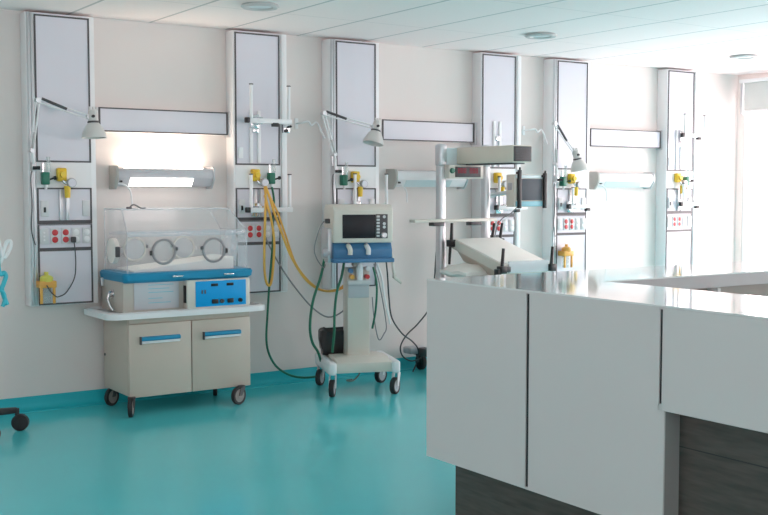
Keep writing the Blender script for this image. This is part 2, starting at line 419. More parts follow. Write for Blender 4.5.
# bed-head lights
BLAB = {1: 'lit bed-head wall light glowing above the incubator', 3: 'unlit bed-head wall light behind the warmer left column', 5: 'unlit bed-head wall light at right, between the last two service panels'}
for i, xa, xb in ((1, 2.728, 3.478), (3, 5.078, 5.828), (5, 7.355, 8.118)):
    t = thing('bed_light', BLAB[i], 'wall light', (xa, YB, 1.52), 'bed-head wall lights')
    sq = lambda pr: [(YB - (YB - y) * .52, z) for y, z in pr]
    prof = sq([(YB, 1.525), (YB, 1.650), (7.455, 1.655), (7.30, 1.655), (7.265, 1.650), (7.245, 1.635), (7.237, 1.61), (7.24, 1.585), (7.30, 1.54), (7.33, 1.525)])
    MB().prism(prof, xa + .022, xb - .012, 'X', .002).build('housing', 'light_body' if i == 1 else 'white', t)
    cap = sq([(YB, 1.505), (YB, 1.672), (7.30, 1.672), (7.255, 1.667), (7.228, 1.645), (7.222, 1.60), (7.232, 1.575), (7.30, 1.522), (7.33, 1.505)])
    MB().prism(cap, xa, xa + .022, 'X', .003).build('end_cap', 'cap_grey', t)
    MB().prism([(y, 1.59 + (z - 1.59) * .98) for y, z in cap], xb - .012, xb, 'X', .003).build('end_cap', 'alu', t)
    # lens lies on the sloped underside
    dx0, dx1 = (xa + .11, xb - .17)
    (ya, za), (yb_, zb_) = sq([(7.243, 1.5825), (7.322, 1.5285)])
    n = Vector((0, zb_ - za, ya - yb_)).normalized() * .004
    if n.z > 0: n = -n
    MB().hexa([(dx0, ya, za), (dx1, ya, za), (dx1, yb_, zb_), (dx0, yb_, zb_)], [(dx0, ya + n.y, za + n.z), (dx1, ya + n.y, za + n.z), (dx1, yb_ + n.y, zb_ + n.z), (dx0, yb_ + n.y, zb_ + n.z)]).build('lens', 'tube_light' if i == 1 else 'off_diffuser', t)
    MB().box((xa + .10, 7.395, 1.656), (xb - .08, 7.47, 1.659)).build('uplight_lens', 'up_light' if i == 1 else 'off_diffuser', t)
    MB().tube([(xa + .02, 7.37, 1.545), (xa + .06, 7.35, 1.535), (xa + .10, 7.35, 1.49), (xa + .115, 7.36, 1.40)], .006).build('pull_cord', 'white', t)
    MB().cyl((xa + .035, 7.37, 1.56), (xa + .035, 7.345, 1.56), .007, seg=12).build('switch', 'black', t)

# ------------------------------------------------------------------ articulated lamps
def lamp(label, base, elbow, low, neck, shade_dir, y=7.24, r=.082):
    xb, zb = base
    t = thing('examination_lamp', label, 'lamp', (xb, YP, zb), 'articulated lamps on the wall panels')
    B = Vector((xb, 7.33, zb)); L = Vector((low[0], 7.29, low[1])); E = Vector((elbow[0], y + .02, elbow[1])); N = Vector((neck[0], y - .07, neck[1]))
    wc = MB().box((xb - .015, 7.315, zb - .03), (xb + .015, YP - .008, zb + .03), .005).cyl((xb, 7.33, zb), (xb, 7.33, zb + .06), .010).build('wall_clamp', 'alu', t)
    MB().cyl((xb - .01, 7.315, zb - .01), (xb + .035, 7.30, zb - .01), .012, seg=14).build('clamp_screw', 'black', wc)
    b = MB(); b.tube([B, (B + L) / 2 + Vector((0, -.005, .01)), L], .011)
    off = Vector((.011, 0, .004))
    b.cyl(L - off, E - off, .0055, seg=10); b.cyl(L + off, E + off, .0055, seg=10)
    la = b.build('lower_arm', 'white', t)
    d = (N - E).normalized(); up = Vector((-d.z, 0, d.x)) * .012
    if up.z < 0: up = -up
    b = MB(); b.cyl(E + up, N + up * .9 - d * .04, .0055, seg=10); b.cyl(E - up, N - up - d * .04, .0055, seg=10)
    ua = b.build('upper_arm', 'white', t)
    MB().cyl(E + up * 1.6 + d * .02, E + up * .4 + d * .19, .010, seg=12).build('spring', 'dark_frame', ua)
    MB().cyl(L + Vector((.002, -.012, .01)), L + (E - L) * .36 + Vector((.002, -.012, 0)), .009, seg=12).build('spring', 'ring', la)
    j = MB(); j.cyl(E + Vector((0, -.02, 0)), E + Vector((0, .02, 0)), .018, seg=16); j.cyl(N - d * .03 + Vector((0, -.018, 0)), N - d * .03 + Vector((0, .018, 0)), .017, seg=16)
    j.cyl(L + Vector((0, -.018, 0)), L + Vector((0, .018, 0)), .016, seg=16)
    j.build('joint', 'alu', t)
    ax = Vector(shade_dir).normalized()
    S = N - ax * .012
    shell = MB().lathe([(.0, -.045), (.022, -.045), (.030, -.038), (.033, .0), (.034, .035), (.037, .045), (.055, .065), (r * .9, .105), (r, .142), (r - .003, .142), (r * .9 - .004, .107), (.052, .07), (.030, .05), (0, .05)], S, ax).build('shade', 'shade', t)
    MB().lathe([(.0355, .030), (.0385, .034), (.0385, .041), (.0355, .044)], S, ax).build('collar', 'dark_frame', shell)
    MB().cyl(S + Vector((-.012, -.030, 0)), S + Vector((-.012, -.045, 0)), .010, seg=12).build('knob', 'black', shell)
    MB().sphere(S + ax * .085, .028, seg=16).build('bulb', 'white', shell)
    b = MB(); c = S - ax * .045
    for q in (-.02, .0, .02): b.cyl(c + Vector((q, 0, -.005)), c + Vector((q, 0, .02)), .006, seg=8)
    b.build('cooling_fins', 'shade', shell)
    # cord from clamp down the rail
    MB().tube([(xb + .01, 7.34, zb), (xb - .012, 7.352, zb - .06), (xb - .008, 7.352, zb - .25), (xb - .015, 7.352, zb - .42), (xb + .01, 7.355, zb - .52)], .0036).build('cord', 'dark_cable', t)
    return t
lamp('articulated lamp with greenish white shade, reaching over the leftmost service panel', (2.155, 1.655), (2.17, 2.085), (2.135, 1.76), (2.507, 1.975), (.02, -.05, -1))
lamp('articulated lamp on the service panel behind the ventilator', (4.487, 1.655), (4.340, 2.085), (4.455, 1.775), (4.765, 1.985), (-.28, -.05, -1))
lamp('articulated lamp bent steeply down on the service panel right of the monitor', (6.815, 1.600), (6.715, 2.085), (6.76, 1.73), (6.90, 1.80), (.22, -.1, -1))

# ------------------------------------------------------------------ gas fittings
def flowmeter(x, z, label):
    t = thing('flowmeter', label, 'flowmeter', (x, YP, z), 'green flowmeters')
    MB().box((x - .024, 7.315, z - .055), (x + .024, YP - .004, z + .03), .008).build('body', 'green', t)
    MB().cyl((x + .018, 7.33, z + .03), (x + .018, 7.33, z + .13), .013, seg=16).build('glass_tube', 'bottle', t)
    MB().cyl((x - .018, 7.335, z + .03), (x - .018, 7.335, z + .09), .008, seg=12).build('inlet_stem', 'chrome', t)
    MB().cyl((x + .024, 7.33, z - .02), (x + .05, 7.32, z - .01), .006, seg=10).cyl((x + .05, 7.32, z - .01), (x + .066, 7.318, z - .008), .013, seg=14).build('knob', 'black', t)
    MB().cyl((x, 7.335, z - .055), (x, 7.335, z - .085), .014, .008, seg=14).build('nozzle', 'white', t)
def regulator(x, z, label, drop=True):
    t = thing('suction_regulator', label, 'regulator', (x, YP, z), 'yellow suction regulators')
    MB().box((x - .032, 7.325, z - .045), (x + .032, YP - .004, z + .045), .010).cyl((x, 7.325, z), (x, 7.30, z), .02, seg=16).build('body', 'yellow', t)
    g = MB().lathe([(0, .016), (.030, .016), (.032, .012), (.032, -.012), (0, -.012)], (x + .055, 7.31, z - .055), (0, -1, 0), 24).build('gauge', 'grey_wheel', t)
    MB().cyl((x + .055, 7.2935, z - .055), (x + .055, 7.2915, z - .055), .026, seg=24).build('dial', 'panel', g)
    MB().tube([(x, 7.32, z - .04), (x + .02, 7.315, z - .06), (x + .045, 7.315, z - .057)], .009).build('connector', 'chrome', t)
    if drop:
        MB().cyl((x + .03, 7.32, z - .075), (x + .03, 7.32, z - .155), .022, .018, seg=16).build('trap', 'yellow', t)
for i, xf, xr in ((1, 2.235, 2.345), (3, 4.572, 4.682), (5, 6.900, 7.01)):
    flowmeter(xf, 1.59, 'small green flowmeter with clear tube on the service panel ' + SPOT[i])
    regulator(xr, 1.603, 'yellow suction regulator with round gauge on the service panel ' + SPOT[i])
flowmeter(3.930, 1.600, 'small green flowmeter with hose on the service panel ' + SPOT[2])
regulator(3.800, 1.610, 'yellow suction regulator feeding yellow hose on the service panel ' + SPOT[2], False)
regulator(6.140, 1.605, 'yellow suction regulator on the service panel ' + SPOT[4])
regulator(8.430, 1.62, 'yellow suction regulator on the service panel ' + SPOT[6])
flowmeter(8.545, 1.60, 'small dark flowmeter on the service panel ' + SPOT[6])

# ------------------------------------------------------------------ equipment brackets
def bracket(x, z, x1, rods, label, reach=.26, tips=True, track=True):
    """horizontal bar on a wall track, two upright rods at its ends"""
    t = thing('equipment_bracket', label, 'bracket', (x, YP, z), 'white equipment brackets')
    y = 7.25
    MB().box((x, y - .012, z - .018), (x1, y + .012, z + .018), .005).build('crossbar', 'white', t)
    for rx in rods:
        r = MB().cyl((rx, y, z + .018), (rx, y, z + reach), .012, seg=14).build('rod', 'white', t)
        MB().cyl((rx, y, z + reach), (rx, y, z + reach + .008), .016, seg=14).build('rod_cap', 'dark_grey', r)
    MB().box((x - .03, y - .018, z - .018), (x + .004, y + .018, z + .022), .006).build('end_knob', 'black', t)
    MB().box((x + .19, y - .018, z - .04), (x + .24, y + .014, z - .012), .004).build('clip', 'black', t)
    xm = x + .10
    MB().box((xm - .02, y + .005, z - .022), (xm + .02, YP - .018, z + .03), .004).box((xm - .035, YP - .03, z - .05), (xm + .035, YP - .016, z + .05), .004).build('mount', 'chrome', t)
    return t
bracket(3.70, 2.008, 4.055, (3.720, 4.032), 'white bracket with two upright rods, high on the panel beside the incubator')
bracket(3.70, 1.352, 4.060, (3.714, 4.037), 'white bracket with two upright rods, low on the panel beside the incubator')
bracket(4.60, 1.362, 4.925, (4.618, 4.914), 'white bracket whose rods rise behind the ventilator screen')
bracket(6.06, 1.348, 6.39, (6.078,), 'low white bracket with single rod on the panel behind the warmer')
bracket(6.90, 1.350, 7.17, (6.935,), 'low white bracket with black tip on the panel right of the monitor', .17)
bracket(8.39, 2.03, 8.70, (8.405, 8.69), 'high white bracket with two rods on the panel nearest the window', .2)
bracket(8.38, 1.36, 8.76, (8.40,), 'low white bracket on the panel nearest the window', .2)
TLAB = {2: 'pair of slim white mounting tracks on the panel beside the incubator', 4: 'pair of slim white mounting tracks on the panel behind the warmer', 6: 'pair of slim white mounting tracks on the panel nearest the window'}
for i in (2, 4, 6):
    x = X0[i] + .115
    t = thing('mounting_track', TLAB[i], 'mounting track', (x, YP, 1.70), 'mounting tracks on the panels')
    for dx in (0, .065):
        MB().box((x + dx, YP - .016, 1.70), (x + dx + .026, YP - .003, 2.09), .003).build('track_rail', 'white', t)
    MB().box((x + .02, YP - .026, 1.925), (x + .07, YP - .010, 1.965), .003).build('slider', 'chrome', t)
ck = thing('rail_clamp', 'small chrome clamp on the edge of the panel beside the incubator', 'clamp', (4.055, YP, 1.95))
MB().box((4.03, 7.325, 1.93), (4.085, YP - .012, 1.995), .006).build('jaw', 'chrome', ck)
MB().cyl((4.045, 7.325, 1.945), (4.045, 7.30, 1.945), .013, seg=12).build('knob', 'black', ck)
MB().cyl((4.078, 7.33, 1.978), (4.078, 7.30, 1.978), .009, seg=12).build('screw', 'black', ck)
# wire hooks on the wall
for x, z, lab in ((4.235, 2.015, 'thin white wire hook on bare wall between second and third panels'), (6.56, 2.03, 'thin white wire hook on bare wall right of the warmer heater')):
    o = MB().tube([(x, 7.498, z), (x, 7.42, z), (x + .05, 7.40, z + .012), (x + .08, 7.40, z - .015), (x + .13, 7.40, z + .005), (x + .19, 7.40, z - .10), (x + .20, 7.40, z - .115)], .0075).box((x - .015, 7.490, z - .04), (x + .015, 7.501, z + .04), .002).build('wire_hook', 'white', org=(x, YB, z))
    tag(o, lab, 'hook', 'wire hooks on the wall')

# suction jars
for x, z, lab in ((2.225, .745, 'orange suction jar with lime lid low on the leftmost panel'), (6.93, .80, 'orange suction jar low on the panel right of the warmer')):
    t = thing('suction_jar', lab, 'suction jar', (x, YP, z), 'suction jars on the panels')
    b = MB()
    for q in (-.055, .030): b.box((x + q, 7.285, z), (x + q + .018, 7.30, z + .145), .003)
    b.box((x - .06, 7.28, z + .105), (x + .055, YP - .004, z + .150), .005)
    b.build('holder', 'orange', t)
    MB().cyl((x - .003, 7.325, z + .0), (x - .003, 7.325, z + .145), .030, .034, seg=20).build('jar', 'bottle', t)
    MB().lathe([(.040, .145), (.043, .15), (.043, .175), (.03, .185), (.014, .19), (.014, .21), (0, .21)], (x - .003, 7.318, z)).build('lid', 'lime' if z < .76 else 'orange', t)
# plugged in lead
tag(MB().box((2.405, 7.335, 1.145), (2.435, 7.360, 1.185), .005).tube([(2.42, 7.34, 1.15), (2.424, 7.335, 1.10), (2.428, 7.335, 1.00), (2.415, 7.335, .90), (2.36, 7.335, .81), (2.31, 7.335, .785), (2.272, 7.28, .792), (2.235, 7.27, .825), (2.21, 7.275, .87)], .0038).build('power_lead', 'dark_cable', org=(2.42, YP, 1.165)),
    'dark power lead looping from a wall socket to the orange jar', 'lead')

# ------------------------------------------------------------------ casters
def caster(parent, x, y, r, rot, top, hub='wheel_hub', w=.028, sub=True, m_fork='alu'):
    """x,y contact point; rot = heading of the wheel plane (radians from +X)"""
    ax = Vector((-math.sin(rot), math.cos(rot), 0)); fw_ = Vector((math.cos(rot), math.sin(rot), 0))
    c = Vector((x, y, r)); s = c + fw_ * r * .45
    b = MB(); b.cyl((s.x, s.y, top - .012), (s.x, s.y, top), .026, seg=16)
    for q in (-1, 1):
        e = ax * q * (w / 2 + .006)
        a0 = c + e; b0 = Vector((s.x, s.y, top - .012)) + e * .9
        b.hexa([a0 - fw_ * .013 - ax * .003, a0 + fw_ * .013 - ax * .003, a0 + fw_ * .013 + ax * .003, a0 - fw_ * .013 + ax * .003],
               [b0 - fw_ * .024 - ax * .003, b0 + fw_ * .022 - ax * .003, b0 + fw_ * .022 + ax * .003, b0 - fw_ * .024 + ax * .003])
    f = b.build('caster', m_fork, parent)
    MB().lathe([(r * .72, -w / 2), (r * .95, -w / 2), (r, -w / 2 + .005), (r, w / 2 - .005), (r * .95, w / 2), (r * .72, w / 2)], c, ax).build('tyre', 'rubber', f)
    MB().lathe([(0, -w / 2 + .001), (r * .25, -w / 2 - .002), (r * .4, -w / 2 + .003), (r * .73, -w / 2 + .002), (r * .73, w / 2 - .002), (r * .4, w / 2 - .003), (r * .25, w / 2 + .002), (0, w / 2 - .001)], c, ax).build('hub', hub, f)

# ------------------------------------------------------------------ incubator cart
ct = thing('incubator_cart', 'beige two-door cart on casters carrying the incubator', 'cart', (3.09, 7.18, 0))
MB().box((2.640, 6.962, .128), (3.545, 7.412, .655), .006).build('body', 'beige', ct)
MB().box((2.650, 6.953, .612), (3.54, 6.966, .650), .002).build('drawer_rail', 'beige', ct)
for xa, xb, hx in ((2.645, 3.090, 2.725), (3.097, 3.540, 3.180)):
    d = MB().box((xa, 6.940, .118), (xb, 6.962, .608), .004).build('door', 'beige', ct)
    h = MB().prism([(6.940, .492), (6.940, .524), (6.922, .520), (6.916, .508), (6.918, .496)], hx, hx + .280, 'X', .002).build('handle', 'blue', d)
    MB().prism([(6.940, .474), (6.940, .491), (6.917, .494), (6.920, .478)], hx + .004, hx + .276, 'X', .002).build('handle_lip', 'white', h)
    MB().box((hx - .007, 6.914, .472), (hx + .001, 6.941, .526), .002).build('handle_end', 'dark_frame', h)
def rrect(x0, x1, y0, y1, r, n=8):
    p = []
    for cx, cy, a0 in ((x1 - r, y1 - r, 0), (x0 + r, y1 - r, PI / 2), (x0 + r, y0 + r, PI), (x1 - r, y0 + r, 1.5 * PI)):
        for k in range(n + 1): p.append((cx + r * math.cos(a0 + PI / 2 * k / n), cy + r * math.sin(a0 + PI / 2 * k / n)))
    return p
MB().prism(rrect(2.50, 3.665, 6.905, 7.455, .085), .652, .672, 'Z').build('tray', 'white', ct)
o_, i_ = rrect(2.495, 3.67, 6.90, 7.46, .09), rrect(2.525, 3.64, 6.93, 7.43, .07)
b = MB(); t_ = b.bm; R = []
for pl, z in ((o_, .648), (o_, .684), (i_, .692), (i_, .672)): R.append([t_.verts.new((x, y, z)) for x, y in pl])
for A, B in zip(R, R[1:] + R[:1]):
    for k in range(len(A)): t_.faces.new((A[k], A[(k + 1) % len(A)], B[(k + 1) % len(A)], B[k]))
bmesh.ops.recalc_face_normals(t_, faces=t_.faces)
b.build('tray_rim', 'white', ct)
for x, y, a in ((2.672, 7.355, .5), (2.640, 6.905, 1.05), (3.425, 6.90, .35), (3.435, 7.30, 1.1)): caster(ct, x, y, .064, a, .129, m_fork='dark_frame')
MB().cyl((2.641, 7.38, .36), (2.634, 7.38, .36), .009, seg=12).build('screw', 'dark_frame', ct)

# ------------------------------------------------------------------ incubator
inc = thing('infant_incubator', 'infant incubator with clear hood and blue tray, on the beige cart', 'incubator', (3.09, 7.18, .672))
MB().box((2.625, 6.985, .675), (3.545, 7.40, .895), .012).build('base', 'incubator_grey', inc)
MB().box((2.700, 6.979, .70), (3.020, 6.988, .885), .002).build('label_plate', 'sticker', inc)
b = MB()
for z, x1 in ((.86, 2.98), (.835, 2.95), (.81, 2.98), (.77, 2.90), (.74, 2.96)): b.box((2.80, 6.9775, z), (x1, 6.980, z + .006))
b.build('printed_line', 'cyan', inc)
# blue moulded tray: flared
def ring(x0, x1, y0, y1, r, z): return [(x, y, z) for x, y in rrect(x0, x1, y0, y1, r, 6)]
def loft(secs):
    b = MB(); t = b.bm; R = [[t.verts.new(p) for p in s] for s in secs]
    t.faces.new(R[0]); t.faces.new(R[-1])
    for A, B in zip(R, R[1:]):
        for k in range(len(A)): t.faces.new((A[k], A[(k + 1) % len(A)], B[(k + 1) % len(A)], B[k]))
    bmesh.ops.recalc_face_normals(t, faces=t.faces); return b
loft([ring(2.630, 3.545, 6.965, 7.41, .03, .882), ring(2.618, 3.572, 6.945, 7.425, .04, .900), ring(2.615, 3.576, 6.94, 7.43, .04, .935), ring(2.625, 3.566, 6.95, 7.42, .035, .948)]).build('tray', 'blue', inc)
for x in (2.95, 3.33): MB().box((x, 6.915, .912), (x + .075, 6.935, .924), .004).build('latch', 'chrome', inc)
MB().hexa([(2.72, 7.03, .948), (3.46, 7.03, .948), (3.46, 7.36, .948), (2.72, 7.36, .948)], [(2.72, 7.03, .962), (3.46, 7.03, 1.035), (3.46, 7.36, 1.035), (2.72, 7.36, .962)], .006).build('mattress', 'fabric', inc)
# hood
th = .006
x0, x1, yf, yb, z0, zs, z1 = 2.655, 3.535, 6.975, 7.395, .948, 1.218, 1.37
xt1, yt = 3.44, 7.065
hood = MB()
hood.box((x0, yf, z0), (x1, yf + th, zs))                                      # front wall
hood.hexa([(x0, yf, zs), (x1, yf, zs), (x1, yf + th, zs), (x0, yf + th, zs)], [(x0, yt, z1), (xt1, yt, z1), (xt1, yt + th, z1), (x0, yt + th, z1)])
hood.box((x0, yb - th, z0), (x1, yb, zs)); hood.hexa([(x0, yb - th, zs), (x1, yb - th, zs), (x1, yb, zs), (x0, yb, zs)], [(x0, yb - th, z1), (xt1, yb - th, z1), (xt1, yb, z1), (x0, yb, z1)])
hood.prism([(yf, z0), (yb, z0), (yb, z1), (yt, z1), (yf, zs)], x0, x0 + th, 'X')
hood.box((x1 - th, yf, z0), (x1, yb, zs)); hood.hexa([(x1 - th, yf, zs), (x1, yf, zs), (x1, yb, zs), (x1 - th, yb, zs)], [(xt1 - th, yt, z1), (xt1, yt, z1), (xt1, yb, z1), (xt1 - th, yb, z1)])
hood.box((x0, yt, z1 - th), (xt1, yb, z1))
hd = hood.build('hood', 'acrylic', inc)
e = MB(); er = .0035
for p, q in (((x0, yf, zs), (x0, yt, z1)), ((x0, yt, z1), (xt1, yt, z1)), ((xt1, yt, z1), (x1, yf, zs)), ((x0, yf, z0), (x0, yf, zs)), ((x1, yf, z0), (x1, yf, zs)),
             ((x0, yb, z0), (x0, yb, z1)), ((x1, yb, z0), (x1, yb, zs)), ((x1, yb, zs), (xt1, yb, z1)), ((x0, yb, z1), (xt1, yb, z1)), ((x0, yt, z1), (x0, yb, z1)), ((xt1, yt, z1), (xt1, yb, z1)), ((x1, yf, zs), (x1, yb, zs))):
    e.cyl(p, q, er, seg=8)
e.build('edge', 'acrylic_edge', hd)
MB().box((x0 + .005, yf - .006, 1.188), (x1 - .02, yf + .006, 1.222), .004).build('hinge_strip', 'strip', hd)
MB().box((x0 + .03, yb - .012, 1.19), (x1 - .02, yb + .002, 1.215), .004).build('hinge_strip', 'strip', hd)
for x, yy, m in ((2.912, yf - .004, 'plate'), (3.280, yf - .004, 'plate'), (2.865, yb - .010, 'beige_light'), (3.236, yb - .010, 'beige_light')):
    p = MB().lathe([(.074, -.007), (.086, -.007), (.089, 0), (.086, .007), (.074, .007), (.072, 0), (.074, -.007)], (x, yy, 1.085), (0, -1, 0), 36).build('port_ring', 'port_grey' if m == 'plate' else m, hd)
    MB().cyl((x, yy + .002, 1.085), (x, yy - .002, 1.085), .077, seg=36).build('port_door', 'acrylic_edge' if m != 'plate' else 'acrylic', p)
    sg = -1 if x < 3.1 else 1
    MB().box((x + sg * .102, yy - .010, 1.062), (x + sg * .084, yy + .004, 1.095), .004).build('port_latch', 'black' if m == 'plate' else 'plate', p)
    MB().box((x - sg * .10, yy - .008, 1.09), (x - sg * .08, yy + .004, 1.115), .003).build('port_hinge', 'dark_frame', p)
p = MB().lathe([(.060, .0), (.085, .0), (.088, .008), (.085, .03), (.06, .034), (.0, .038)], (x0 + .002, 7.20, 1.09), (-1, 0, 0), 32).build('cuff_port', 'fabric', hd)
MB().box((x0 - .03, 7.095, 1.05), (x0 - .002, 7.12, 1.12), .004).build('port_latch', 'dark_frame', p)
# corrugated sleeve bundle on the right end
t = bmesh.new(); bmesh.ops.create_icosphere(t, subdivisions=4, radius=1)
for v in t.verts:
    k = 1 + .12 * math.sin(7 * v.co.x + 3 * v.co.z) * math.sin(6 * v.co.y + 5 * v.co.z) + .05 * math.sin(19 * v.co.z + 9 * v.co.y)
    v.co = Vector((3.478 + v.co.x * .045 * k, 7.12 + v.co.y * .085 * k, 1.095 + v.co.z * .115 * k))
s_ = MB(); s_._merge(t); s_.build('plastic_sleeve', 'acrylic_edge', hd)
# control box
cb = MB().box((3.057, 6.925, .690), (3.535, 6.99, .885), .010).build('control_box', 'beige_light', inc)
MB().box((3.052, 6.94, .73), (3.060, 6.98, .85), .002).build('side_vent', 'black', cb)
MB().box((3.118, 6.920, .700), (3.500, 6.928, .876), .004).build('control_face', 'panel_blue', cb)
for x in (3.232, 3.350): MB().box((x, 6.916, .838), (x + .052, 6.922, .857), .002).build('readout', 'screen', cb)
for x in (3.237, 3.355): MB().box((x, 6.910, .718), (x + .045, 6.922, .748), .003).build('rocker_switch', 'black', cb)
for x, mm in ((3.312, 'dark_frame'), (3.452, 'screen')): MB().cyl((x, 6.921, .733), (x, 6.903, .733), .015, .013, seg=18).build('knob', mm, cb)
for x in (3.160, 3.182): MB().box((x, 6.917, .790), (x + .010, 6.921, .815), .001).build('indicator', 'dark_frame', cb)
# left end fittings
MB().lathe([(.0, .03), (.018, .03), (.02, .01), (.03, .008), (.03, 0)], (2.626, 7.17, .80), (-1, 0, 0), 18).tube([(2.60, 7.17, .80), (2.59, 7.17, .77), (2.598, 7.15, .72), (2.612, 7.13, .69)], .010).build('oxygen_inlet', 'chrome', inc)
MB().box((2.605, 7.34, .84), (2.627, 7.37, .90), .004).build('hose_clip', 'alu', inc)
# small probe lying on the hood
tag(MB().tube([(2.76, 7.20, 1.378), (2.80, 7.22, 1.40), (2.86, 7.24, 1.376), (2.90, 7.26, 1.378)], .005).cyl((2.74, 7.19, 1.378), (2.775, 7.205, 1.378), .008, seg=10).build('probe_lead', 'dark_frame', org=(2.82, 7.22, 1.371)),
    'small dark probe lead lying on top of the incubator hood', 'probe')

# ------------------------------------------------------------------ ventilator (own space: front is -Y)
vt = thing('ventilator', 'ventilator with dark screen on a four-wheeled ivory trolley', 'ventilator', (4.425, 6.925, 0), None, math.radians(-20), True)
bs = MB()
bs.prism(rrect(-.245, .245, -.255, .265, .05), .168, .242, 'Z', .008)
bs.build('base', 'beige_light', vt)
MB().prism([(-.25, .236), (.25, .236), (.25, .248), (.0, .272), (-.15, .272), (-.25, .242)], -.20, .20, 'X', .004).build('base_cover', 'beige_light', vt)
for q in (-1, 1): MB().box((q * .238 - .032, -.272, .158), (q * .238 + .032, .285, .250), .02, 3).build('base_rail', 'white', vt)
for x, y, a in ((-.238, -.245, 1.2), (.232, -.245, .9), (-.235, .245, 1.0), (.245, .245, .7)): caster(vt, x, y, .062, a, .166, 'grey_wheel', .036, m_fork='plate')
MB().box((-.085, -.06, .262), (.085, .10, .92), .010).build('column', 'beige_light', vt)
MB().box((-.078, -.068, .70), (.078, -.058, .80), .002).build('sticker', 'sticker', vt)
MB().box((-.088, -.10, .80), (.088, -.055, .835), .006).build('manifold_shelf', 'plate', vt)
mf = MB().cyl((.0, -.10, .835), (.0, -.10, .95), .025, seg=16).cyl((.0, -.10, .95), (.0, -.10, .99), .018, seg=14).build('manifold', 'white', vt)
for x, z, m in ((-.06, .86, 'orange'), (.055, .86, 'red'), (-.07, .905, 'vent_blue'), (.06, .92, 'white'), (-.04, .95, 'brown')):
    MB().cyl((x, -.075, z), (x, -.125, z), .017, seg=12).build('fitting', m, mf)
# blue gas module
MB().prism([(-.20, .99), (.16, .99), (.16, 1.115), (-.17, 1.115), (-.205, 1.065)], -.215, .222, 'X', .006).build('gas_module', 'vent_blue', vt)
MB().box((-.228, -.235, .972), (.232, .16, 1.003), .008).build('module_tray', 'vent_blue', vt)
for x, m in ((-.105, 'beige_light'), (.03, 'plate')):
    MB().tube([(x, -.185, 1.095), (x, -.218, 1.085), (x + .006, -.228, 1.065), (x + .005, -.228, 1.03)], .018).build('breathing_port', m, vt)
MB().lathe([(.0, .02), (.028, .02), (.034, .01), (.034, -.03)], (-.265, -.12, 1.04), (-1, 0, 0), 18).build('filter', 'grey_wheel', vt)
# monitor
mo = MB().prism([(-.215, 1.115), (.14, 1.115), (.14, 1.36), (.10, 1.395), (-.17, 1.395), (-.215, 1.36)], -.222, .226, 'X', .012).build('monitor', 'beige_light', vt)
MB().box((-.212, -.222, 1.125), (.216, -.212, 1.352), .006).build('bezel', 'beige_light', mo)
MB().box((-.155, -.228, 1.150), (.090, -.220, 1.322), .002).build('screen', 'screen', mo)
MB().box((.092, -.227, 1.148), (.182, -.220, 1.324), .002).build('key_panel', 'dark_frame', mo)
for k in range(7): MB().box((.097, -.232, 1.300 - .0235 * k), (.121, -.226, 1.315 - .0235 * k), .002).build('key', 'plate', mo)
for z in (1.305, 1.255, 1.23): MB().cyl((.155, -.226, z), (.155, -.233, z), .011, seg=14).build('button', 'plate', mo)
MB().lathe([(.0, .022), (.017, .022), (.021, .016), (.022, 0)], (.152, -.226, 1.172), (0, -1, 0), 24).build('rotary_knob', 'alu', mo)
MB().box((-.255, -.10, 1.255), (-.22, -.06, 1.29), .006).build('side_port', 'dark_frame', mo)
MB().box((-.250, -.15, .97), (-.215, .12, 1.22), .006).build('side_rail', 'alu', vt)
MB().tube([(-.262, -.08, 1.272), (-.30, -.10, 1.22), (-.335, -.08, 1.08), (-.32, -.08, 1.0), (-.27, -.08, .93), (-.25, -.06, .95)], .004).build('thin_lead', 'grey_cable', vt)
b = MB().tube([(.12, -.05, .95), (.16, -.06, .80), (.215, -.05, .50), (.20, -.04, .42), (.16, -.03, .38), (.125, -.03, .55), (.11, -.04, .70)], .0045)
b.build('sensor_lead', 'grey_cable', vt)
MB().tube([(.135, -.08, .955), (.17, -.09, .85), (.19, -.10, .70), (.23, -.11, .50)], .008).build('suction_tube', 'tubing', vt)
MB().tube([(.10, -.11, .93), (.125, -.12, .80), (.12, -.11, .62), (.098, -.09, .47)], .008).build('supply_tube', 'green_hose', vt)
MB().tube([(.02, -.05, .167), (.0, -.06, .12), (-.05, -.09, .085), (-.10, -.10, .09), (-.06, -.12, .10)], .006).build('drain_tube', 'wheel_hub', vt)
MB().tube([(.25, .02, 1.06), (.275, .0, 1.00), (.275, -.02, .92), (.285, -.02, .86)], .011).box((.275, -.04, .835), (.30, 0, .865), .004).tube([(.29, -.02, .84), (.34, -.03, .80)], .012).build('airway_adaptor', 'beige_light', vt)

# hoses
tag(MB().tube([(3.855, 7.315, 1.555), (3.845, 7.27, 1.45), (3.815, 7.225, 1.30), (3.81, 7.23, 1.10), (3.815, 7.24, .90), (3.835, 7.24, .805), (3.865, 7.24, .80), (3.885, 7.24, .90), (3.89, 7.225, 1.10), (3.865, 7.215, 1.26), (3.84, 7.22, 1.36), (3.838, 7.27, 1.46)], .0095).build('suction_hose', 'yellow_hose', org=(3.85, 7.3, .8)),
    'yellow hose hanging in a long narrow loop beside the incubator', 'hose', 'yellow hoses')
tag(MB().tube([(3.858, 7.31, 1.545), (3.868, 7.255, 1.45), (3.885, 7.21, 1.33), (3.93, 7.18, 1.18), (4.00, 7.16, 1.00), (4.11, 7.14, .83), (4.24, 7.13, .745), (4.38, 7.12, .745), (4.48, 7.10, .83), (4.515, 7.08, .97), (4.495, 7.06, 1.02)], .0095).build('air_hose', 'yellow_hose', org=(4.2, 7.15, .75)),
    'yellow hose sagging across from wall panel to the ventilator', 'hose', 'yellow hoses')
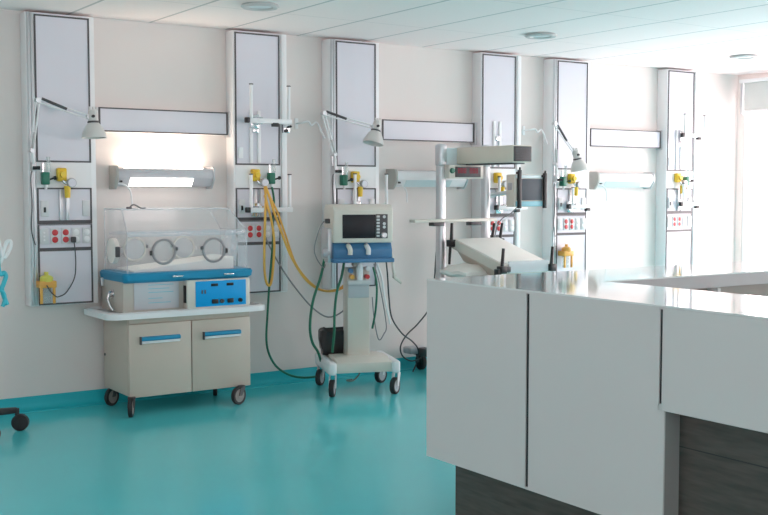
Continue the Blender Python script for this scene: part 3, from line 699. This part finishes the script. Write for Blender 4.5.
tag(MB().tube([(3.862, 7.31, 1.535), (3.88, 7.25, 1.43), (3.905, 7.195, 1.33), (3.955, 7.165, 1.16), (4.03, 7.15, .95), (4.15, 7.13, .80), (4.28, 7.12, .735), (4.42, 7.10, .76), (4.49, 7.085, .86), (4.505, 7.075, .96), (4.465, 7.06, 1.00)], .008).build('air_hose', 'orange', org=(4.2, 7.15, .73)),
    'orange-yellow hose running just below the sagging yellow hose to the ventilator', 'hose', 'yellow hoses')
tag(MB().tube([(3.93, 7.33, 1.52), (3.925, 7.29, 1.42), (3.905, 7.27, 1.31), (3.89, 7.25, 1.10), (3.865, 7.25, .85), (3.85, 7.26, .60), (3.845, 7.27, .35), (3.90, 7.26, .20), (4.0, 7.25, .115), (4.12, 7.24, .075), (4.26, 7.22, .072)], .0085).build('oxygen_hose', 'green_hose', org=(3.95, 7.27, .05)),
    'green hose dropping from the wall panel to the floor beside the cart', 'hose', 'green hoses')
tag(MB().tube([(4.20, 7.02, .985), (4.15, 6.99, .86), (4.07, 6.97, .68), (4.045, 6.97, .50), (4.07, 6.98, .38), (4.13, 7.0, .30), (4.19, 7.06, .22)], .010).build('oxygen_hose', 'green_hose', org=(4.1, 7.0, .3)),
    'green hose looping down the left side of the ventilator', 'hose', 'green hoses')
tag(MB().tube([(4.30, 6.90, .978), (4.275, 6.90, .86), (4.235, 6.90, .75), (4.215, 6.90, .60), (4.21, 6.90, .45), (4.205, 6.92, .30)], .010).build('oxygen_hose', 'green_hose', org=(4.22, 6.9, .3)),
    'green hose hanging straight beside the ventilator column', 'hose', 'green hoses')
tag(MB().tube([(3.87, 7.345, 1.17), (3.90, 7.31, 1.07), (3.99, 7.28, .90), (4.10, 7.25, .74), (4.22, 7.22, .60), (4.33, 7.18, .53), (4.43, 7.12, .58), (4.47, 7.05, .70)], .006).build('power_cable', 'grey_cable', org=(4.15, 7.25, .5)),
    'thin grey cable drooping from wall sockets to the ventilator', 'cable')
tag(MB().tube([(4.605, 6.80, .980), (4.66, 6.86, .85), (4.74, 6.96, .68), (4.85, 7.08, .50), (5.00, 7.16, .36), (5.13, 7.20, .28), (5.22, 7.24, .20), (5.24, 7.28, .10), (5.21, 7.30, .009)], .006).build('power_cable', 'dark_cable', org=(5.0, 7.1, 0.009)),
    'dark cable running from the ventilator down to the floor by the warmer', 'cable', 'dark cables by the warmer')
tag(MB().tube([(5.37, 7.15, 1.245), (5.35, 7.17, 1.0), (5.335, 7.18, .75), (5.30, 7.19, .55), (5.20, 7.21, .42), (5.09, 7.22, .33), (5.03, 7.22, .24), (5.06, 7.23, .16), (5.16, 7.25, .11), (5.28, 7.28, .12)], .006).build('power_cable', 'dark_cable', org=(5.2, 7.2, .1)),
    'dark cable hanging from the warmer shelf and curling above the floor', 'cable', 'dark cables by the warmer')

# black bin on the ventilator base
bn = thing('waste_bin', 'lumpy black bin with bag liner behind the ventilator column', 'bin', (4.375, 7.11, .252), None, math.radians(-20), True)
def ring0(e, r, z, j=0):
    return [(x + random.uniform(-j, j), y + random.uniform(-j, j), z + random.uniform(-j, j) * 1.5) for x, y in rrect(-.14 - e, .14 + e, -.075 - e, .075 + e, r, 6)]
loft([ring0(-.012, .03, .002), ring0(-.004, .04, .13)]).build('bin_body', 'black', bn)
b = MB(); t_ = b.bm; RR = []
for ex, z in ((-.001, .04), (.006, .12), (.004, .188), (-.012, .197), (-.03, .14)):
    RR.append([t_.verts.new(p) for p in ring0(ex, .04, z, .005)])
for A, B in zip(RR, RR[1:]):
    for k in range(len(A)): t_.faces.new((A[k], A[(k + 1) % len(A)], B[(k + 1) % len(A)], B[k]))
bmesh.ops.recalc_face_normals(t_, faces=t_.faces)
b.build('bin_liner', mat('black_liner', (.02, .02, .022), .3, bump=.3, bscale=25), bn)

# ------------------------------------------------------------------ infant warmer
wm = thing('infant_warmer', 'infant warmer with two columns, overhead heater and tilted bed', 'infant warmer', (5.57, 7.0, 0))
for xa, xc in ((5.327, 5.392), (5.792, 5.852)):
    c = MB().box((xa, 7.09, .10), (xc, 7.16, 1.70), .018, 3).build('column', 'alu', wm)
    MB().box((xa - .004, 7.084, 1.69), (xc + .005, 7.166, 1.87), .02, 3).build('column_cap', 'alu', c)
hx = MB().box((5.500, 6.405, 1.710), (5.692, 7.10, 1.842), .008).build('heater_head', 'heater_beige', wm)
MB().box((5.508, 6.398, 1.718), (5.684, 6.410, 1.834), .003).build('end_grille', 'dark_grey', hx)
b = MB()
for q in range(8): b.box((5.520, 6.393, 1.727 + .0125 * q), (5.672, 6.400, 1.731 + .0125 * q))
b.build('grille_bar', 'dark_frame', hx)
MB().box((5.53, 6.45, 1.700), (5.66, 7.02, 1.712), .003).build('heater_element', 'dark_grey', hx)
MB().box((5.390, 7.10, 1.70), (5.795, 7.155, 1.84), .006).build('crosshead', 'off_diffuser', wm)
ds = MB().box((5.375, 7.03, 1.592), (5.725, 7.11, 1.700), .006).build('display_unit', 'beige_light', wm)
MB().box((5.432, 7.022, 1.603), (5.690, 7.033, 1.688), .003).build('display_window', 'dark_grey', ds)
MB().lathe([(0, .02), (.018, .02), (.022, .012), (.023, 0)], (5.400, 7.031, 1.655), (0, -1, 0), 18).build('alarm_knob', 'green', ds)
SEG = {'0': 'abcdef', '3': 'abcdg', '5': 'acdfg', '6': 'acdefg', '7': 'abc', '8': 'abcdefg'}
def digit(b, x, z, ch, w=.022, h=.040, t=.005, y=7.0205):
    g = {'a': (0, h - t, w, h), 'd': (0, 0, w, t), 'g': (0, h / 2 - t / 2, w, h / 2 + t / 2), 'f': (0, h / 2, t, h), 'e': (0, 0, t, h / 2), 'b': (w - t, h / 2, w, h), 'c': (w - t, 0, w, h / 2)}
    for c in SEG[ch]:
        q = g[c]; b.box((x + q[0], y, z + q[1]), (x + q[2], y + .003, z + q[3]))
b = MB()
for x, ch in ((5.455, '8'), (5.485, '8'), (5.515, '8'), (5.575, '8'), (5.605, '8'), (5.635, '8')): digit(b, x, 1.636, ch)
b.build('red_readout', 'red_digit', ds)
sh = MB().box((5.03, 7.02, 1.243), (5.86, 7.10, 1.268), .004).build('shelf', 'beige_light', wm)
for xa in (5.22, 5.60): MB().box((xa, 7.03, 1.212), (xa + .11, 7.10, 1.244), .004).build('shelf_bracket', 'dark_frame', sh)
# tilted bed
A = [Vector((5.400, 7.02, 1.105)), Vector((5.880, 7.02, 1.105)), Vector((5.905, 6.42, .925)), Vector((5.425, 6.42, .925))]
cen = sum(A, Vector()) / 4; nrm = (A[1] - A[0]).cross(A[3] - A[0]).normalized()
if nrm.z < 0: nrm = -nrm
def lay(scale, h): return [cen + (p - cen) * scale + nrm * h for p in A]
bed = MB().hexa(lay(1.0, -.075), lay(1.0, .0), .008).build('bed', 'beige_light', wm)
MB().hexa(lay(.965, -.001), lay(.955, .010), .003).build('mattress', 'fabric', bed)
MB().hexa(lay(.70, -.16), lay(.90, -.074), .010).build('bed_underframe', 'beige', bed)
ys = (A[2] - A[1]).normalized()
for k, p in enumerate(A):
    xs = 1 if k in (1, 2) else -1
    q = p + Vector((xs * .012, 0, -.03))
    b = MB().box(q - Vector((.030, .030, .030)), q + Vector((.030, .030, .026)), .006)
    if k != 1: b.cyl(q + Vector((0, .0, .0)), q + Vector((.022 * (1 if k != 0 else .6), .01, .16)), .015, .012, seg=12)
    if k == 0: b.cyl(q + Vector((-.01, 0, -.02)), q + Vector((-.035, -.02, -.17)), .013, .010, seg=12)
    if k == 3: b.box(q + Vector((-.055, -.02, -.055)), q + Vector((-.02, .03, .005)), .005); b.box(q + Vector((.02, -.02, -.02)), q + Vector((.075, .03, .022)), .005)
    if k == 1:
        for dx in (-.075, .01): b.cyl(q + Vector((dx - .01, 0, .0)), q + Vector((dx + .025, .01, .15)), .014, .011, seg=12)
    b.build('corner_clamp', 'black', bed)
rim = MB()
for p, q in ((A[2], A[3]),): rim.hexa([p + Vector((-.03, -.012, -.06)), q + Vector((.05, -.012, -.06)), q + Vector((.05, 0, -.06)), p + Vector((-.03, 0, -.06))], [p + Vector((-.03, -.012, .03)), q + Vector((.05, -.012, .03)), q + Vector((.05, 0, .03)), p + Vector((-.03, 0, .03))])
rim.build('end_guard', 'acrylic_edge', bed)
# support, lower shelf and wheeled base
MB().box((5.56, 6.62, .42), (5.72, 7.10, .50), .01).box((5.58, 6.66, .48), (5.70, 6.80, .94), .01).build('bed_support', 'alu', wm)
MB().box((5.30, 6.45, .76), (5.87, 7.095, .785), .006).build('lower_shelf', 'white', wm)
MB().box((5.27, 7.08, .14), (5.87, 7.20, .24), .012).build('base_beam', 'dark_grey', wm)
for xa in (5.28, 5.78):
    MB().box((xa, 6.45, .135), (xa + .08, 7.42, .20), .012).build('base_leg', 'dark_grey', wm)
MB().box((5.20, 7.32, .15), (5.34, 7.43, .205), .01).build('base_foot', 'grey_wheel', wm)
for x, y, a in ((5.365, 7.40, 1.45), (5.82, 7.37, 1.2), (5.32, 6.50, 1.0), (5.82, 6.50, 1.3)): caster(wm, x, y, .065, a, .15, 'rubber', .04, m_fork='dark_grey')
# pillow on the lower shelf
t = bmesh.new(); bmesh.ops.create_cube(t, size=2); bmesh.ops.subdivide_edges(t, edges=list(t.edges), cuts=9, use_grid_fill=True)
pb = MB()
for v in t.verts:
    x, y, z = v.co; k = (1 - abs(x) ** 3.0) * (1 - abs(y) ** 3.0)
    v.co = Vector((5.50 + x * .22, 6.86 + y * .17, .850 + z * (.012 + .052 * max(k, 0) ** .5) + .006 * math.sin(9 * x + 5 * y)))
pb._merge(t)
tag(pb.build('pillow', 'fabric', org=(5.50, 6.86, .787)), 'white pillow lying under the raised end of the warmer bed', 'pillow')

# monitor beside the warmer
mn = thing('patient_monitor', 'grey-screened monitor between two black uprights, right of the warmer heater', 'monitor', (6.07, 6.9, 1.36))
body = MB().box((5.905, 6.855, 1.362), (6.225, 6.96, 1.628), .010).build('body', 'beige_light', mn)
MB().box((5.93, 6.847, 1.415), (6.205, 6.857, 1.592), .003).build('screen', 'grey_screen', body)
MB().box((5.92, 6.846, 1.366), (6.215, 6.857, 1.408), .003).build('key_strip', 'cyan', body)
MB().box((5.915, 6.848, 1.596), (6.215, 6.857, 1.622), .003).build('top_strip', 'off_diffuser', body)
MB().box((5.899, 6.88, 1.50), (5.907, 6.93, 1.56), .002).build('side_label', 'grey_wheel', body)
for x, z1_ in ((5.945, 1.665), (6.222, 1.640)):
    u = MB().box((x - .016, 6.825, 1.350), (x + .016, 6.850, z1_), .005).cyl((x, 6.837, z1_ - .02), (x + .004, 6.837, z1_ + .02), .009, seg=10).box((x - .03, 6.83, z1_ - .035), (x + .02, 6.85, z1_ - .015), .004)
    u.build('upright', 'black', mn)
MB().tube([(5.85, 7.14, 1.44), (5.93, 7.14, 1.46), (6.03, 7.08, 1.48), (6.05, 6.97, 1.49)], .018).box((5.845, 7.10, 1.40), (5.862, 7.18, 1.48), .004).box((6.0, 6.955, 1.44), (6.10, 6.975, 1.54), .004).build('arm', 'alu', mn)
tag(MB().tube([(6.02, 6.94, 1.365), (6.03, 7.05, 1.30), (6.06, 7.2, 1.25), (6.085, 7.30, 1.15), (6.088, 7.34, .95), (6.09, 7.368, .80)], .0045).build('monitor_lead', 'grey_cable', org=(6.05, 7.1, .8)),
    'thin grey lead hanging below the grey-screened monitor', 'cable')

# ------------------------------------------------------------------ reception counter
cn = thing('reception_counter', 'white L-shaped counter with dark wood plinth and polished top, right foreground', 'counter', (2.914, 3.977, 0))
XC, YC = 2.914, 3.977
HT = 1.10
g = .0095
def fpanel(ya, yb_, z0, z1): MB().box((XC, ya, z0), (XC + .022, yb_, z1), .0015, 1).build('front_panel', 'lam', cn)
fpanel(3.296 + g, YC, .297, HT - .004); MB().prism([(2.583, .297), (3.296 - g, .297), (3.296 - g, HT - .004), (2.604 + g * .6, HT - .004), (2.604 + g * .6, .7345), (2.583, .7345)], XC, XC + .006, 'X').build('front_panel', 'lam', cn)
fpanel(-.6, 2.604 - g * .6, .735, HT - .004)
# slot trims between panels
for y, z0 in ((3.296, .307), (2.604, .757)):
    MB().box((XC + .006, y - g + .0005, z0), (XC + .03, y + g - .0005, HT - .012)).build('shadow_slot', 'black', cn)
    b = MB().box((XC, y - g, z0 - (.010 if z0 < .5 else .022)), (XC + .021, y + g, z0)); b.box((XC, y - g, HT - .012), (XC + .021, y + g, HT - .004)); b.build('slot_end', 'lam', cn)
MB().box((XC + .0225, 2.603, .2985), (XC + .085, YC - .001, HT - .0045)).build('carcass_upper', 'lam', cn)
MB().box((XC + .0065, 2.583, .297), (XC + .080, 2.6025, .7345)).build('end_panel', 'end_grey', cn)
MB().box((XC + .0225, -.6, .7355), (XC + .085, 2.602, HT - .0045)).build('carcass_upper', 'lam', cn)
MB().box((XC + .085, 3.47, .297), (5.6, YC - .001, HT - .004)).build('far_wing_panel', 'lam', cn)
MB().box((XC + .05, 2.603, .0), (XC + .08, 3.825, .297)).box((XC + .08, 3.795, 0), (5.55, 3.825, .297)).build('plinth', 'wood', cn)
MB().box((XC + .080, -.6, .0), (XC + .10, 2.60, .735)).build('wood_cladding', 'wood', cn)
b = MB()
for z in (.13, .60): b.box((XC + .0795, -.6, z), (XC + .082, 2.583, z + .004))
b.build('cladding_joint', 'black', cn)
# polished top: L shape
MB().prism([(XC, -.6), (XC + .565, -.6), (XC + .565, 3.44), (5.6, 3.44), (5.6, YC), (XC, YC)], HT - .004, HT + .002, 'Z').build('countertop', 'top', cn)
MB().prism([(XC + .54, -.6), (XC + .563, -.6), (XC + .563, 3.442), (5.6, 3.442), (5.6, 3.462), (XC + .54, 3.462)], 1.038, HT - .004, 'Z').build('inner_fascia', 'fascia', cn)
MB().box((XC + .6, 3.462, .0), (5.6, 3.48, 1.038)).build('inner_back', 'brown', cn)
MB().box((XC + .10, -.6, .70), (XC + .54, 3.45, .725)).build('desk_shelf', 'lam', cn)
for x in (4.19, 5.1): MB().box((x, 3.40, .0), (x + .02, 3.462, 1.036)).build('divider', 'lam', cn)

# ------------------------------------------------------------------ rolling stand at the left edge
st = thing('rolling_stand', 'black caster and base leg of a rolling stand at left edge', 'rolling stand', (1.62, 6.96, 0))
MB().cyl((1.62, 6.96, .09), (1.62, 6.96, .165), .045, .038, seg=24).build('hub', 'black', st)
MB().cyl((1.62, 6.96, .16), (1.62, 6.96, 1.75), .016, seg=18).build('pole', 'chrome', st)
for k in range(5):
    a = math.radians(-9 + 72 * k); d = Vector((math.cos(a), math.sin(a), 0)); n = Vector((-d.y, d.x, 0)); c = Vector((1.62, 6.96, 0))
    e = c + d * .285
    leg = MB().hexa([c + n * .024 + Vector((0, 0, .095)), c - n * .024 + Vector((0, 0, .095)), e - n * .017 + Vector((0, 0, .112)), e + n * .017 + Vector((0, 0, .112))],
                    [c + n * .024 + Vector((0, 0, .150)), c - n * .024 + Vector((0, 0, .150)), e - n * .017 + Vector((0, 0, .145)), e + n * .017 + Vector((0, 0, .145))], .004).build('base_leg', 'black', st)
    ca = a - .35 if k == 0 else a + .8
    ax = Vector((-math.sin(ca), math.cos(ca), 0)); w0 = Vector((e.x, e.y, .052)) + Vector((math.cos(ca), math.sin(ca), 0)) * .018
    cs = MB().cyl((e.x, e.y, .06), (e.x, e.y, .14), .014, seg=12).lathe([(0, -.024), (.045, -.024), (.052, -.018), (.052, .018), (.045, .024), (0, .024)], w0, ax).build('caster', 'rubber', leg)
b = MB().cyl((1.62, 6.96, 1.70), (1.62, 6.96, 1.76), .024, seg=16)
b.tube([(1.62, 6.96, 1.72), (1.70, 6.95, 1.74), (1.745, 6.95, 1.72), (1.75, 6.95, 1.76)], .006); b.build('hook_head', 'chrome', st)
b = MB().box((1.60, 6.935, 1.24), (1.645, 6.985, 1.28), .005).tube([(1.64, 6.96, 1.26), (1.71, 6.955, 1.265), (1.79, 6.95, 1.262), (1.80, 6.95, 1.285)], .007); b.build('side_hook', 'chrome', st)
tag(MB().tube([(1.79, 6.942, 1.275), (1.815, 6.945, 1.20), (1.835, 6.945, 1.10), (1.855, 6.945, 1.085), (1.885, 6.945, 1.135), (1.893, 6.945, 1.17), (1.885, 6.945, 1.185), (1.865, 6.945, 1.175), (1.845, 6.945, 1.12), (1.830, 6.945, 1.06), (1.795, 6.945, 1.02)], .0115).build('breathing_tube', 'tubing', org=(1.8, 6.95, 1.2)),
    'looped white tube hanging at the left edge of the picture', 'tube')
tag(MB().tube([(1.80, 6.94, 1.265), (1.805, 6.935, 1.10), (1.82, 6.935, .985), (1.845, 6.935, .99), (1.855, 6.935, .965), (1.84, 6.935, .92), (1.83, 6.935, .88), (1.86, 6.935, .79)], .014).tube([(1.80, 6.935, .90), (1.835, 6.93, .87), (1.845, 6.93, .83), (1.83, 6.93, .78)], .012).build('breathing_tube', 'cyan_tube', org=(1.8, 6.94, 1.0)),
    'twisted cyan tube hanging below the white loop at left edge', 'tube')

# ------------------------------------------------------------------ light
SKY = (4.5, 10.2)
w = bpy.data.worlds.new('overcast_sky'); scene.world = w; w.use_nodes = True
bg = w.node_tree.nodes['Background']; bg.inputs[0].default_value = (1.0, 0.84, 0.85, 1)
nt = w.node_tree                                                     # overcast sky, brighter on the window side where the sun stands
tcw = nt.nodes.new('ShaderNodeTexCoord'); sx_ = nt.nodes.new('ShaderNodeSeparateXYZ'); nt.links.new(tcw.outputs['Generated'], sx_.inputs[0])
mr = nt.nodes.new('ShaderNodeMapRange'); mr.inputs[1].default_value = -.2; mr.inputs[2].default_value = .7; mr.inputs[3].default_value = SKY[0]; mr.inputs[4].default_value = SKY[1]
nt.links.new(sx_.outputs['X'], mr.inputs[0]); nt.links.new(mr.outputs[0], bg.inputs[1])
def portal(loc, rot, sx, sy):
    l = bpy.data.lights.new('window_portal', 'AREA'); l.shape = 'RECTANGLE'; l.size = sx; l.size_y = sy; l.cycles.is_portal = True
    o = bpy.data.objects.new('window_portal', l); COL.objects.link(o); o.location = loc; o.rotation_euler = rot
for a, e_, z0_, z1_ in WIN_R: portal((XR + .11, (a + e_) / 2, (z0_ + z1_) / 2), (0, PI / 2, 0), z1_ - z0_, e_ - a)
for a, e_, z0_, z1_ in FILL_WIN_L: portal((XL - .11, (a + e_) / 2, (z0_ + z1_) / 2), (0, -PI / 2, 0), z1_ - z0_, e_ - a)
for a, e_, z0_, z1_ in FILL_WIN_F: portal(((a + e_) / 2, YF - .11, (z0_ + z1_) / 2), (PI / 2, 0, 0), e_ - a, z1_ - z0_)

# ------------------------------------------------------------------ camera
cam = bpy.data.cameras.new('camera'); co = bpy.data.objects.new('camera', cam); COL.objects.link(co)
co.location = (0, 0, 1.5); co.rotation_euler = (math.radians(90 - 3.51), 0, math.radians(-34))
cam.sensor_width = 36; cam.lens = 36 * 1100 / 768; cam.clip_start = .05
scene.camera = co
for o in list(bpy.data.objects):
    if '_b' in o: del o['_b']
vs = scene.view_settings
vs.view_transform = 'Standard'; vs.look = 'None'; vs.gamma = 1.0; vs.use_curve_mapping = False; vs.exposure = 0.12
scene.cycles.use_denoising = True
scene.cycles.max_bounces = 10; scene.cycles.diffuse_bounces = 6; scene.cycles.transparent_max_bounces = 24
scene.cycles.sample_clamp_indirect = 8
